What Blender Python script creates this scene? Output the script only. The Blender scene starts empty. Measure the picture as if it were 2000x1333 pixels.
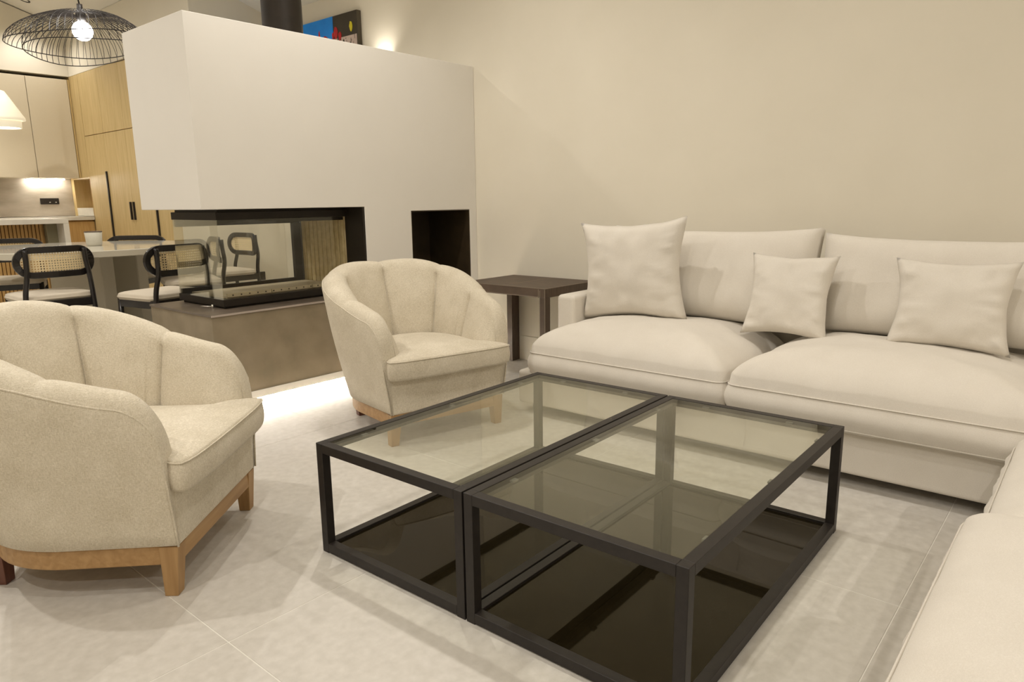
import bpy, bmesh, math, random
from mathutils import Vector, Matrix, noise
random.seed(7)
S = bpy.context.scene
COL = S.collection
PI = math.pi

# ------------------------------------------------------------------ camera
CAM_H, F_PX, YAW, PITCH, ROLL = 1.2003, 1372.7, 0.8666, 0.1968, -0.0134
fw = Vector((math.cos(PITCH)*math.sin(YAW), math.cos(PITCH)*math.cos(YAW), -math.sin(PITCH)))
rt = Vector((math.cos(YAW), -math.sin(YAW), 0)); up = rt.cross(fw)
rt2 = rt*math.cos(ROLL) + up*math.sin(ROLL); up2 = -rt*math.sin(ROLL) + up*math.cos(ROLL)
cd = bpy.data.cameras.new('camera'); cd.sensor_width = 36.0; cd.lens = F_PX/2000*36; cd.clip_start = 0.05
cam = bpy.data.objects.new('camera', cd); COL.objects.link(cam)
m = Matrix((rt2, up2, -fw)).transposed().to_4x4(); m.translation = (0, 0, CAM_H)
cam.matrix_world = m; S.camera = cam

# ------------------------------------------------------------------ world, exposure
w = bpy.data.worlds.new('world'); S.world = w; w.use_nodes = True
w.node_tree.nodes['Background'].inputs[0].default_value = (1.0, 0.9, 0.75, 1)
w.node_tree.nodes['Background'].inputs[1].default_value = 0.05
S.view_settings.view_transform = 'Standard'; S.view_settings.look = 'None'
S.view_settings.exposure = -0.17; S.view_settings.gamma = 1.0; S.view_settings.use_curve_mapping = False

WARM = (1.0, 0.952, 0.888)
def ceil_z(x):
    return 3.0 + 0.31*((4.1 - x) if x > 0.3 else (x + 3.5))
SPOTS = [  # x, y, watts, spot angle
    (-0.35, 3.7, 165, 150), (2.45, 3.05, 105, 160), (0.55, 0.9, 70, 150), (2.45, 1.0, 55, 160),
    (-1.3, 1.6, 105, 160), (2.5, -2.7, 150, 165), (-1.7, -0.9, 145, 165),  # the one behind the corner sofa is an unseen fill, added for the armchair front
    (2.3, 5.6, 110, 140), (0.7, 6.1, 150, 150), (2.84, 9.22, 30, 120), (1.6, 9.22, 50, 130), (1.0, 7.9, 150, 150),
]
def spot(x, y, watts, ang, z=None):
    l = bpy.data.lights.new('downlight_lamp', 'SPOT'); l.energy = watts; l.color = WARM
    l.spot_size = math.radians(ang); l.spot_blend = 0.75; l.shadow_soft_size = 0.035
    o = bpy.data.objects.new('downlight_lamp', l); o.location = (x, y, (z or ceil_z(x)) - 0.05); COL.objects.link(o)
    return o
spot_objs = [spot(*s) for s in SPOTS]

# ------------------------------------------------------------------ materials
def _mat(name):
    mt = bpy.data.materials.new(name); mt.use_nodes = True
    nt = mt.node_tree; b = nt.nodes['Principled BSDF']; return mt, nt, b
def ramp(nt, fac, c0, c1, p0=0.0, p1=1.0):
    r = nt.nodes.new('ShaderNodeValToRGB'); nt.links.new(fac, r.inputs[0])
    r.color_ramp.elements[0].color = (*c0, 1); r.color_ramp.elements[1].color = (*c1, 1)
    r.color_ramp.elements[0].position = p0; r.color_ramp.elements[1].position = p1
    return r.outputs[0]
def tex(nt, kind, scale, detail=4, stretch=None):
    tc = nt.nodes.new('ShaderNodeTexCoord'); mp = nt.nodes.new('ShaderNodeMapping')
    nt.links.new(tc.outputs['Object'], mp.inputs[0])
    if stretch: mp.inputs['Scale'].default_value = stretch
    t = nt.nodes.new(kind); t.inputs['Scale'].default_value = scale
    if 'Detail' in t.inputs: t.inputs['Detail'].default_value = detail
    nt.links.new(mp.outputs[0], t.inputs['Vector'])
    return t
def noisy(name, c0, c1, scale=20, rough=0.6, bump=0.0, bump_scale=None, stretch=None, metallic=0.0, spec=0.5, detail=4):
    mt, nt, b = _mat(name)
    t = tex(nt, 'ShaderNodeTexNoise', scale, detail, stretch)
    nt.links.new(ramp(nt, t.outputs[0], c0, c1, 0.3, 0.7), b.inputs['Base Color'])
    b.inputs['Roughness'].default_value = rough; b.inputs['Metallic'].default_value = metallic
    b.inputs['Specular IOR Level'].default_value = spec
    if bump:
        t2 = tex(nt, 'ShaderNodeTexNoise', bump_scale or scale, 3, stretch)
        bp = nt.nodes.new('ShaderNodeBump'); bp.inputs['Strength'].default_value = bump; bp.inputs['Distance'].default_value = 0.004
        nt.links.new(t2.outputs[0], bp.inputs['Height']); nt.links.new(bp.outputs[0], b.inputs['Normal'])
    return mt
def fabric(name, c0, c1, scale, bump):
    mt, nt, b = _mat(name)
    big = tex(nt, 'ShaderNodeTexNoise', 9, 3)
    a = tex(nt, 'ShaderNodeTexNoise', scale, 2, (1, 1, 4)); c = tex(nt, 'ShaderNodeTexNoise', scale, 2, (3, 3, 0.8))
    mx = nt.nodes.new('ShaderNodeMath'); mx.operation = 'MAXIMUM'
    nt.links.new(a.outputs[0], mx.inputs[0]); nt.links.new(c.outputs[0], mx.inputs[1])
    ad = nt.nodes.new('ShaderNodeMath'); ad.operation = 'MULTIPLY_ADD'; ad.inputs[1].default_value = 0.35
    nt.links.new(big.outputs[0], ad.inputs[0]); nt.links.new(mx.outputs[0], ad.inputs[2])
    nt.links.new(ramp(nt, ad.outputs[0], c0, c1, 0.45, 0.95), b.inputs['Base Color'])
    b.inputs['Roughness'].default_value = 0.92; b.inputs['Specular IOR Level'].default_value = 0.2
    b.inputs['Sheen Weight'].default_value = 0.15
    bp = nt.nodes.new('ShaderNodeBump'); bp.inputs['Strength'].default_value = bump; bp.inputs['Distance'].default_value = 0.003
    nt.links.new(mx.outputs[0], bp.inputs['Height']); nt.links.new(bp.outputs[0], b.inputs['Normal'])
    return mt
def wood(name, c0, c1, scale=6, axis='z', rough=0.5):
    st = {'z': (9, 9, 0.6), 'x': (0.6, 9, 9), 'y': (9, 0.6, 9)}[axis]
    mt, nt, b = _mat(name)
    t = tex(nt, 'ShaderNodeTexNoise', scale, 6, st); t.inputs['Distortion'].default_value = 0.4
    nt.links.new(ramp(nt, t.outputs[0], c0, c1, 0.3, 0.7), b.inputs['Base Color'])
    b.inputs['Roughness'].default_value = rough
    return mt
def plain(name, c, rough=0.5, metallic=0.0, spec=0.5):
    mt, nt, b = _mat(name); 
    t = tex(nt, 'ShaderNodeTexNoise', 60, 2)
    nt.links.new(ramp(nt, t.outputs[0], tuple(v*0.96 for v in c), c), b.inputs['Base Color'])
    b.inputs['Roughness'].default_value = rough; b.inputs['Metallic'].default_value = metallic
    b.inputs['Specular IOR Level'].default_value = spec
    return mt
def emit(name, c, s):
    mt, nt, b = _mat(name); b.inputs['Base Color'].default_value = (*c, 1)
    b.inputs['Emission Color'].default_value = (*c, 1); b.inputs['Emission Strength'].default_value = s
    return mt
def clear_glass(name, tint, ior=1.45, extra=1.0):
    mt = bpy.data.materials.new(name); mt.use_nodes = True; nt = mt.node_tree; nt.nodes.clear()
    o = nt.nodes.new('ShaderNodeOutputMaterial'); mx = nt.nodes.new('ShaderNodeMixShader')
    tr = nt.nodes.new('ShaderNodeBsdfTransparent'); tr.inputs[0].default_value = (*tint, 1)
    gl = nt.nodes.new('ShaderNodeBsdfGlossy'); gl.inputs['Roughness'].default_value = 0.01; gl.inputs[0].default_value = (0.95, 0.95, 0.86, 1)
    lw = nt.nodes.new('ShaderNodeLayerWeight'); lw.inputs[0].default_value = 0.5   # Schlick reflectance of each face of the pane
    pw = nt.nodes.new('ShaderNodeMath'); pw.operation = 'POWER'; pw.inputs[1].default_value = 5.0
    mu = nt.nodes.new('ShaderNodeMath'); mu.operation = 'MULTIPLY_ADD'; mu.inputs[1].default_value = 0.96*extra; mu.inputs[2].default_value = 0.04*extra
    nt.links.new(lw.outputs['Facing'], pw.inputs[0]); nt.links.new(pw.outputs[0], mu.inputs[0]); nt.links.new(mu.outputs[0], mx.inputs[0])
    nt.links.new(tr.outputs[0], mx.inputs[1]); nt.links.new(gl.outputs[0], mx.inputs[2]); nt.links.new(mx.outputs[0], o.inputs[0])
    return mt

M = {}
M['wall'] = noisy('wall_paint', (0.77, 0.715, 0.595), (0.795, 0.74, 0.62), 3, 0.75, 0.05, 160)
M['white'] = noisy('white_plaster', (0.78, 0.745, 0.68), (0.80, 0.765, 0.70), 3, 0.7, 0.04, 160)
M['ceiling'] = noisy('ceiling_paint', (0.80, 0.77, 0.70), (0.82, 0.79, 0.72), 3, 0.8)
M['tile'] = noisy('stone_tile', (0.555, 0.52, 0.462), (0.645, 0.608, 0.55), 30, 0.45, 0.08, 120, detail=12)
M['grout'] = plain('pale_grout', (0.80, 0.77, 0.70), 0.8)
M['boucle'] = fabric('cream_weave', (0.51, 0.44, 0.315), (0.79, 0.72, 0.59), 120, 0.8)
M['linen'] = fabric('cream_linen', (0.69, 0.635, 0.55), (0.79, 0.74, 0.66), 220, 0.25)
M['beech'] = wood('beech_wood', (0.34, 0.19, 0.07), (0.46, 0.28, 0.12), 5, 'x')
M['beech_leg'] = wood('beech_leg_wood', (0.33, 0.185, 0.068), (0.45, 0.275, 0.118), 5, 'z')
M['red_leg'] = wood('dark_leg_wood', (0.10, 0.035, 0.02), (0.15, 0.055, 0.03), 5, 'z')
M['oak'] = wood('pale_oak_veneer', (0.51, 0.37, 0.155), (0.63, 0.475, 0.235), 4, 'z', 0.45)
M['oak_dark'] = wood('honey_oak', (0.44, 0.25, 0.075), (0.56, 0.345, 0.125), 5, 'z', 0.5)
M['black'] = noisy('black_metal', (0.016, 0.0125, 0.0105), (0.022, 0.0175, 0.015), 40, 0.45, 0.02, 300, spec=0.35)
M['steel_black'] = noisy('black_steel', (0.014, 0.010, 0.006), (0.020, 0.014, 0.009), 12, 0.5, spec=0.3)
M['niche'] = noisy('dark_brown_steel', (0.040, 0.027, 0.014), (0.055, 0.038, 0.02), 12, 0.4)
M['leather'] = noisy('dark_brown_leather', (0.060, 0.038, 0.024), (0.105, 0.070, 0.044), 9, 0.52, 0.1, 250, stretch=(6, 0.7, 1))
M['stitch'] = plain('pale_stitching', (0.34, 0.28, 0.21), 0.8)
M['concrete'] = noisy('dark_stone_cladding', (0.215, 0.174, 0.111), (0.295, 0.239, 0.161), 7, 0.55, 0.05, 120, detail=8)
M['concrete_top'] = noisy('dark_stone_top', (0.11, 0.085, 0.062), (0.15, 0.117, 0.088), 9, 0.30)
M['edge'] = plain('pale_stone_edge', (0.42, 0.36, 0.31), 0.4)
M['glass'] = clear_glass('clear_glass', (0.97, 0.98, 0.945), 1.45)
M['fire_glass'] = clear_glass('fireplace_glass', (0.97, 0.97, 0.95), 1.45, 0.8)
M['fire_glass_side'] = clear_glass('coated_fireplace_glass', (0.93, 0.93, 0.91), 1.45, 3.0)
M['clip'] = plain('grey_glass_clip', (0.12, 0.12, 0.11), 0.4)
M['dark_glass'] = noisy('black_mirror_glass', (0.010, 0.007, 0.003), (0.011, 0.008, 0.0035), 3, 0.03, spec=0.22)
M['dark_glass'].node_tree.nodes['Principled BSDF'].inputs['Specular Tint'].default_value = (1.0, 0.84, 0.55, 1)
M['vermiculite'] = noisy('firebrick', (0.60, 0.48, 0.26), (0.74, 0.61, 0.36), 25, 0.85, 0.1, 120)
M['burner'] = plain('beige_burner_plate', (0.50, 0.42, 0.28), 0.6)
M['cab'] = plain('beige_lacquer', (0.70, 0.62, 0.47), 0.5)
M['counter'] = noisy('pale_stone_counter', (0.66, 0.62, 0.53), (0.76, 0.72, 0.63), 8, 0.3)
M['splash'] = noisy('grey_stone_splash', (0.36, 0.305, 0.235), (0.52, 0.465, 0.385), 3.5, 0.4, stretch=(1, 1, 3), detail=8)
M['island_side'] = noisy('grey_green_panel', (0.24, 0.215, 0.13), (0.29, 0.26, 0.165), 8, 0.5)
M['table'] = noisy('gloss_cream_lacquer', (0.60, 0.56, 0.46), (0.62, 0.58, 0.48), 3, 0.08)
M['table_leg'] = plain('matt_cream_lacquer', (0.55, 0.50, 0.39), 0.4)
M['chair_black'] = noisy('black_lacquered_wood', (0.010, 0.008, 0.008), (0.016, 0.013, 0.012), 20, 0.22)
M['chair_seat'] = fabric('beige_seat_fabric', (0.52, 0.45, 0.35), (0.62, 0.55, 0.44), 200, 0.3)
M['ceramic'] = plain('grey_white_ceramic', (0.60, 0.57, 0.48), 0.35)
M['plastic_dark'] = plain('black_plastic', (0.02, 0.016, 0.014), 0.35)
M['plastic_pale'] = plain('pale_plastic', (0.6, 0.57, 0.5), 0.4)
M['chrome'] = plain('chrome', (0.8, 0.8, 0.78), 0.15, 1.0)
M['led'] = emit('led_warm_white', (1.0, 0.93, 0.82), 110)
M['led_kitchen'] = emit('led_kitchen_white', (1.0, 0.95, 0.86), 70)
M['bulb'] = emit('bulb_glass', (1.0, 0.97, 0.92), 30)
M['shade'] = emit('lit_shade', (0.9, 0.84, 0.66), 0.55)
M['down'] = emit('downlight_lens', (1.0, 0.93, 0.8), 12)
M['p_blue'] = noisy('blue_paint', (0.004, 0.235, 0.80), (0.008, 0.28, 0.88), 9, 0.6)
M['p_dark'] = noisy('dark_brown_paint', (0.035, 0.026, 0.014), (0.052, 0.04, 0.022), 9, 0.6)
M['p_red'] = noisy('red_paint', (0.42, 0.01, 0.012), (0.58, 0.02, 0.02), 14, 0.6)
M['p_yellow'] = plain('yellow_paint', (0.72, 0.62, 0.02), 0.6)
M['p_pink'] = noisy('pale_pink_paint', (0.52, 0.40, 0.34), (0.66, 0.53, 0.46), 14, 0.6)

def cane_mat():
    mt = bpy.data.materials.new('woven_cane'); mt.use_nodes = True; nt = mt.node_tree
    b = nt.nodes['Principled BSDF']; out = nt.nodes['Material Output']
    tc = nt.nodes.new('ShaderNodeTexCoord'); sp = nt.nodes.new('ShaderNodeSeparateXYZ'); nt.links.new(tc.outputs['UV'], sp.inputs[0])
    def wave(sock):
        a = nt.nodes.new('ShaderNodeMath'); a.operation = 'MULTIPLY'; a.inputs[1].default_value = 2*PI/0.0165; nt.links.new(sock, a.inputs[0])
        s = nt.nodes.new('ShaderNodeMath'); s.operation = 'SINE'; nt.links.new(a.outputs[0], s.inputs[0]); return s.outputs[0]
    mi = nt.nodes.new('ShaderNodeMath'); mi.operation = 'MINIMUM'
    nt.links.new(wave(sp.outputs[0]), mi.inputs[0]); nt.links.new(wave(sp.outputs[1]), mi.inputs[1])
    gt = nt.nodes.new('ShaderNodeMath'); gt.operation = 'GREATER_THAN'; gt.inputs[1].default_value = 0.15
    nt.links.new(mi.outputs[0], gt.inputs[0])
    n = nt.nodes.new('ShaderNodeTexNoise'); n.inputs['Scale'].default_value = 60; nt.links.new(tc.outputs['UV'], n.inputs['Vector'])
    nt.links.new(ramp(nt, n.outputs[0], (0.72, 0.57, 0.32), (0.84, 0.69, 0.43)), b.inputs['Base Color'])
    b.inputs['Roughness'].default_value = 0.6
    tr = nt.nodes.new('ShaderNodeBsdfTransparent'); mx = nt.nodes.new('ShaderNodeMixShader')
    nt.links.new(gt.outputs[0], mx.inputs[0]); nt.links.new(b.outputs[0], mx.inputs[1]); nt.links.new(tr.outputs[0], mx.inputs[2])
    nt.links.new(mx.outputs[0], out.inputs[0])
    return mt
M['cane'] = cane_mat()

# ------------------------------------------------------------------ helpers
def link(o, parent=None):
    COL.objects.link(o)
    if parent: o.parent = parent
    return o
def obj(name, bm, mat, parent=None, smooth=False, bevel=0.0, seg=2, sub=0):
    me = bpy.data.meshes.new(name); bm.normal_update(); bm.to_mesh(me); bm.free()
    if mat: me.materials.append(M[mat] if isinstance(mat, str) else mat)
    if smooth:
        for p in me.polygons: p.use_smooth = True
    o = bpy.data.objects.new(name, me); link(o, parent)
    if bevel:
        b = o.modifiers.new('bevel', 'BEVEL'); b.width = bevel; b.segments = seg; b.limit_method = 'ANGLE'
    if sub:
        s = o.modifiers.new('sub', 'SUBSURF'); s.levels = sub; s.render_levels = sub
    return o
def thing(name, label, cat, loc=(0, 0, 0), rz=0.0, group=None):
    o = bpy.data.objects.new(name, None); o.empty_display_size = 0.1; link(o)
    o.location = loc; o.rotation_euler = (0, 0, rz); o['label'] = label; o['category'] = cat
    if group: o['group'] = group
    return o
def tag(o, label, cat, group=None):
    o['label'] = label; o['category'] = cat
    if group: o['group'] = group
    return o
def struct(o):
    o['kind'] = 'structure'; return o
def bx(bm, x0, x1, y0, y1, z0, z1):
    r = bmesh.ops.create_cube(bm, size=1.0)
    bmesh.ops.scale(bm, vec=(x1-x0, y1-y0, z1-z0), verts=r['verts'])
    bmesh.ops.translate(bm, vec=((x0+x1)/2, (y0+y1)/2, (z0+z1)/2), verts=r['verts'])
    return r['verts']
def box(name, x0, x1, y0, y1, z0, z1, mat, parent=None, bevel=0.0, **k):
    bm = bmesh.new(); bx(bm, x0, x1, y0, y1, z0, z1); return obj(name, bm, mat, parent, bevel=bevel, **k)
def prism(bm, pts, z0, z1):
    a = [bm.verts.new((x, y, z0)) for x, y in pts]; b = [bm.verts.new((x, y, z1)) for x, y in pts]
    n = len(pts)
    bm.faces.new(list(reversed(a))); bm.faces.new(b)
    for i in range(n): bm.faces.new((a[i], a[(i+1) % n], b[(i+1) % n], b[i]))
def cyl(bm, p0, p1, r0, r1=None, n=24):
    p0, p1 = Vector(p0), Vector(p1); r1 = r0 if r1 is None else r1
    d = (p1-p0).normalized(); a = d.orthogonal().normalized(); b = d.cross(a)
    A = [bm.verts.new(p0 + (a*math.cos(t)+b*math.sin(t))*r0) for t in (2*PI*i/n for i in range(n))]
    B = [bm.verts.new(p1 + (a*math.cos(t)+b*math.sin(t))*r1) for t in (2*PI*i/n for i in range(n))]
    bm.faces.new(list(reversed(A))); bm.faces.new(B)
    for i in range(n): bm.faces.new((A[i], A[(i+1) % n], B[(i+1) % n], B[i]))
def lathe(bm, prof, n=40, c=(0, 0, 0)):
    rings = []
    for r, z in prof:
        rings.append([bm.verts.new((c[0]+r*math.cos(2*PI*i/n), c[1]+r*math.sin(2*PI*i/n), c[2]+z)) for i in range(n)] if r > 1e-5 else [bm.verts.new((c[0], c[1], c[2]+z))])
    for a, b in zip(rings, rings[1:]):
        for i in range(n):
            j = (i+1) % n
            f = [a[i % len(a)], a[j % len(a)], b[j % len(b)], b[i % len(b)]]
            u = []
            for v in f:
                if v not in u: u.append(v)
            if len(u) > 2: bm.faces.new(u)
def sweep(bm, pts, r, n=8, closed=False, sec=None, upv=None):
    """tube (or custom section) along a point list; sec = list of (side, up) offsets"""
    pts = [Vector(p) for p in pts]; N = len(pts); rings = []
    sec = sec or [(r*math.cos(2*PI*k/n), r*math.sin(2*PI*k/n)) for k in range(n)]
    side = None
    for i, p in enumerate(pts):
        if closed: t = (pts[(i+1) % N]-pts[i-1]).normalized()
        else: t = (pts[min(i+1, N-1)]-pts[max(i-1, 0)]).normalized()
        if upv is not None:
            s = t.cross(Vector(upv)).normalized()
        elif side is None: s = t.orthogonal().normalized()
        else: s = (side - t*side.dot(t)).normalized()
        side = s; u = s.cross(t).normalized()
        rings.append([bm.verts.new(p + s*a + u*b) for a, b in sec])
    k = len(sec)
    for i in range(N if closed else N-1):
        A, B = rings[i], rings[(i+1) % N]
        for j in range(k): bm.faces.new((A[j], A[(j+1) % k], B[(j+1) % k], B[j]))
    if not closed:
        bm.faces.new(list(reversed(rings[0]))); bm.faces.new(rings[-1])
def chaikin(p, it=2, closed=True):
    for _ in range(it):
        q = []; n = len(p)
        for i in range(n if closed else n-1):
            a, b = Vector(p[i]), Vector(p[(i+1) % n])
            q += [a*0.75+b*0.25, a*0.25+b*0.75]
        p = q
    return p
def resample(p, step):
    n = len(p); out = []
    for i in range(n):
        a, b = Vector(p[i]), Vector(p[(i+1) % n]); L = (b-a).length; k = max(1, int(L/step))
        out += [a.lerp(b, j/k) for j in range(k)]
    return out
def rrect(x0, x1, y0, y1, r, n=5):
    out = []
    for cx, cy, a in ((x1-r, y0+r, -PI/2), (x1-r, y1-r, 0), (x0+r, y1-r, PI/2), (x0+r, y0+r, PI)):
        out += [Vector((cx+r*math.cos(a+PI/2*i/n), cy+r*math.sin(a+PI/2*i/n))) for i in range(n+1)]
    return out
def dup(root, loc, rz, label=None, scale=None):
    r = root.copy(); COL.objects.link(r); r.location = loc; r.rotation_euler = (0, 0, rz)
    if label: r['label'] = label
    if scale: r.scale = scale
    for ch in list(root.children):
        c = ch.copy(); COL.objects.link(c); c.parent = r
        for g in list(ch.children):
            d = g.copy(); COL.objects.link(d); d.parent = c
    return r
def soft_cushion(bm, outline, zb, zs, crown, power=0.55, bulge=0.012, crown_bot=0.0, wr=0.006, seed=0.0, rings=14):
    """outline: 2D points. flat-ish bottom at zb, boxing up to zs, domed top rising crown above zs"""
    n = len(outline); c = sum((Vector(p) for p in outline), Vector((0, 0)))/n
    nrm = []
    for i in range(n):
        t = outline[(i+1) % n]-outline[i-1]; nrm.append(Vector((t.y, -t.x)).normalized())
    R = []
    def ring(f, z, out=0.0, dome=0.0):
        q = []
        for i, p in enumerate(outline):
            o2 = out*(1 + 0.35*noise.noise(Vector((p.x*26+seed, p.y*26, z*6)))) if wr > 0.008 else out
            v = c + (p-c)*f + nrm[i]*o2
            zz = z
            if wr:
                k = noise.noise(Vector((v.x*5+seed, v.y*5, z*2)))*wr + noise.noise(Vector((v.x*16+seed, v.y*16, 3)))*wr*0.3
                zz += k*(1 if f < 0.999 else 0.4)
            q.append(bm.verts.new((v.x, v.y, zz)))
        R.append(q)
    for k in range(4): ring((0.25+0.75*k/4), zb-crown_bot*(1-(0.25+0.75*k/4)**2)**power)
    ring(0.985, zb); ring(1.0, zb+0.012)
    H = zs-zb
    for k in range(1, 5): ring(1.0, zb+0.012+(H-0.024)*k/5, bulge*math.sin(PI*k/5))
    ring(1.0, zs-0.010); ring(0.992, zs)
    for k in range(1, rings):
        f = 1-k/rings
        f2 = 0.985*(math.sin(f*PI/2)**0.8)
        ring(f2, zs+crown*(1-f2**2.6)**power)
    for a, b in zip(R, R[1:]):
        for i in range(n): bm.faces.new((a[i], a[(i+1) % n], b[(i+1) % n], b[i]))
    bm.faces.new(list(reversed(R[0]))); bm.faces.new(R[-1])
def pillow(bm, wd, ht, th, seed=0.0, n=28):
    V = {}
    for s in (-1, 1):
        for i in range(n+1):
            for j in range(n+1):
                u, v = 2*i/n-1, 2*j/n-1
                edge = (abs(u) == 1 or abs(v) == 1)
                if s == 1 and edge: V[(s, i, j)] = V[(-1, i, j)]; continue
                x = wd/2*u*(1-0.12*(1-v*v)**1.0)*(1+0.03*abs(u*v)); z = ht/2*v*(1-0.09*(1-u*u))*(1+0.03*abs(u*v))
                t = max(0.0, (1-u*u)*(1-v*v))**0.42*th/2
                d = max(abs(u), abs(v))
                wr = noise.noise(Vector((x*9+seed, z*9, s*2)))*0.014*min(1, (1-d)*5) + abs(noise.noise(Vector((x*(10 if abs(v) > abs(u) else 4)*2+seed, z*(4 if abs(v) > abs(u) else 10)*2, s))))*0.032*d*d*min(1, (1-d)*7)
                V[(s, i, j)] = bm.verts.new((x + noise.noise(Vector((seed, z*8, 1)))*0.006, s*(t+(wr if not edge else 0)), z + noise.noise(Vector((x*8, seed, 5)))*0.006))
    for s in (-1, 1):
        for i in range(n):
            for j in range(n):
                f = [V[(s, i, j)], V[(s, i+1, j)], V[(s, i+1, j+1)], V[(s, i, j+1)]]
                bm.faces.new(f if s == -1 else list(reversed(f)))

# ------------------------------------------------------------------ setting
XW = 4.10          # inner face of the long wall on the right
FY = 3.83          # front of the fireplace
RZ = 0.15          # level of the dining / kitchen floor
def quad_prism(bm, prof, axis, a0, a1):
    """extrude a polygon in (x,z) along y"""
    A = [bm.verts.new((x, a0, z)) for x, z in prof]; B = [bm.verts.new((x, a1, z)) for x, z in prof]
    n = len(prof); bm.faces.new(A); bm.faces.new(list(reversed(B)))
    for i in range(n): bm.faces.new((A[i], B[i], B[(i+1) % n], A[(i+1) % n]))

fl = struct(box('floor', -3.5, XW, -3.5, 4.62, -0.20, -0.0012, 'grout'))
XS = [-3.5, -3.255, -1.895, -0.535, 0.825, 2.185, 3.545, XW]; YS = [-3.5, -2.444, -1.044, 0.356, 1.756, 3.156, 4.556, 4.62]
for i in range(len(XS)-1):
    for j in range(len(YS)-1):
        box('tile', XS[i]+0.0016, XS[i+1]-0.0016, YS[j]+0.0016, YS[j+1]-0.0016, -0.015, 0.0, 'tile', fl, bevel=0.0008, seg=1)
fl2 = struct(box('floor', -3.5, XW, 4.62, 10.2, -0.20, RZ-0.0012, 'grout'))
for i in range(len(XS)-1):
    for j, (a, b) in enumerate(((4.62, 5.96), (5.96, 7.36), (7.36, 8.76), (8.76, 10.16))):
        box('tile', XS[i]+0.0016, XS[i+1]-0.0016, a+0.0016, b-0.0016, RZ-0.02, RZ, 'tile', fl2)
struct(box('wall_right', XW, XW+0.15, -3.65, 10.35, -0.2, 3.05, 'wall'))
bm = bmesh.new(); bx(bm, -3.65, -3.5, -3.65, 10.35, -0.2, 3.05); struct(obj('wall_left', bm, 'wall'))
gable = [(-3.5, -0.2), (-3.5, 3.0), (0.3, ceil_z(0.3)), (XW, 3.0), (XW, -0.2)]
bm = bmesh.new(); quad_prism(bm, gable, 'y', -3.65, -3.5); struct(obj('wall_front', bm, 'wall'))
bm = bmesh.new(); quad_prism(bm, gable, 'y', 10.2, 10.35); struct(obj('wall_back', bm, 'wall'))
cz = ceil_z(0.3)
bm = bmesh.new(); quad_prism(bm, [(-3.65, 2.95), (0.3, cz), (XW+0.15, 2.95), (XW+0.15, 3.15), (0.3, cz+0.2), (-3.65, 3.15)], 'y', -3.65, 10.35)
struct(obj('ceiling', bm, 'ceiling'))
struct(box('baseboard_right', XW-0.014, XW, -0.9, FY-0.001, 0.0, 0.185, 'wall', bevel=0.003))
# boxed-in wall above the kitchen units
bm = bmesh.new(); bx(bm, 3.3, XW-0.002, 6.55, 9.576, 2.7001, 3.24); struct(obj('trim_1', bm, 'wall'))
struct(box('trim_3', 3.3, XW-0.002, 6.55, 7.097, RZ, 2.70, 'wall'))
bm = bmesh.new(); quad_prism(bm, [(-1.0, 2.70), (XW-0.002, 2.70), (XW-0.002, 2.99), (0.3, cz-0.02), (-1.0, ceil_z(-1.0)-0.02)], 'y', 9.58, 10.19)
struct(obj('trim_2', bm, 'wall'))

# ------------------------------------------------------------------ fireplace
fp = thing('fireplace', 'white boxed chimney breast cantilevered over a dark stone hearth', 'fireplace', (0, 0, 0))
gx, gy, gz = [1.892, 3.01, 3.42, 4.021, XW-0.001], [FY, 4.30, 4.59], [0.10, 0.60, 1.141, 1.175, 2.198]
solid = set()
for i in range(4):
    for j in range(2):
        for k in range(4):
            if k == 3 or (i > 0 and not (i == 2 and k == 1 and j == 0)): solid.add((i, j, k))
bm = bmesh.new(); vv = {}
def gv(i, j, k):
    if (i, j, k) not in vv: vv[(i, j, k)] = bm.verts.new((gx[i], gy[j], gz[k]))
    return vv[(i, j, k)]
for (i, j, k) in solid:
    for d, q in (((-1, 0, 0), ((0, 0, 0), (0, 0, 1), (0, 1, 1), (0, 1, 0))), ((1, 0, 0), ((1, 0, 0), (1, 1, 0), (1, 1, 1), (1, 0, 1))),
                 ((0, -1, 0), ((0, 0, 0), (1, 0, 0), (1, 0, 1), (0, 0, 1))), ((0, 1, 0), ((0, 1, 0), (0, 1, 1), (1, 1, 1), (1, 1, 0))),
                 ((0, 0, -1), ((0, 0, 0), (0, 1, 0), (1, 1, 0), (1, 0, 0))), ((0, 0, 1), ((0, 0, 1), (1, 0, 1), (1, 1, 1), (0, 1, 1)))):
        if (i+d[0], j+d[1], k+d[2]) not in solid: bm.faces.new([gv(i+a, j+b, k+c) for a, b, c in q])
obj('chimney_breast', bm, 'white', fp, bevel=0.003)
niche = box('log_niche', 3.42, 4.021, 4.285, 4.30, 0.60, 1.141, 'niche', fp)
box('niche_side', 3.42, 3.426, FY+0.002, 4.285, 0.60, 1.141, 'niche', niche)
box('niche_side', 4.015, 4.021, FY+0.002, 4.285, 0.60, 1.141, 'niche', niche)
box('niche_top', 3.426, 4.015, FY+0.002, 4.285, 1.135, 1.141, 'niche', niche)
box('niche_floor', 3.426, 4.015, FY+0.002, 4.285, 0.60, 0.606, 'niche', niche)
hearth = box('hearth', 1.892, 3.00, FY, 4.615, 0.10, 0.575, 'concrete', fp)
box('hearth_top', 1.885, 3.005, FY-0.007, 4.618, 0.575, 0.587, 'concrete_top', hearth)
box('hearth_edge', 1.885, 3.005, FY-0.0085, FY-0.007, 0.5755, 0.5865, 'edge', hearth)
slab = box('hearth_slab', 1.88, XW-0.001, FY-0.006, 4.60, 0.055, 0.0995, 'white', fp)
box('recessed_base', 1.96, XW-0.001, 4.02, 4.60, 0.0, 0.055, 'white', fp)
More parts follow.
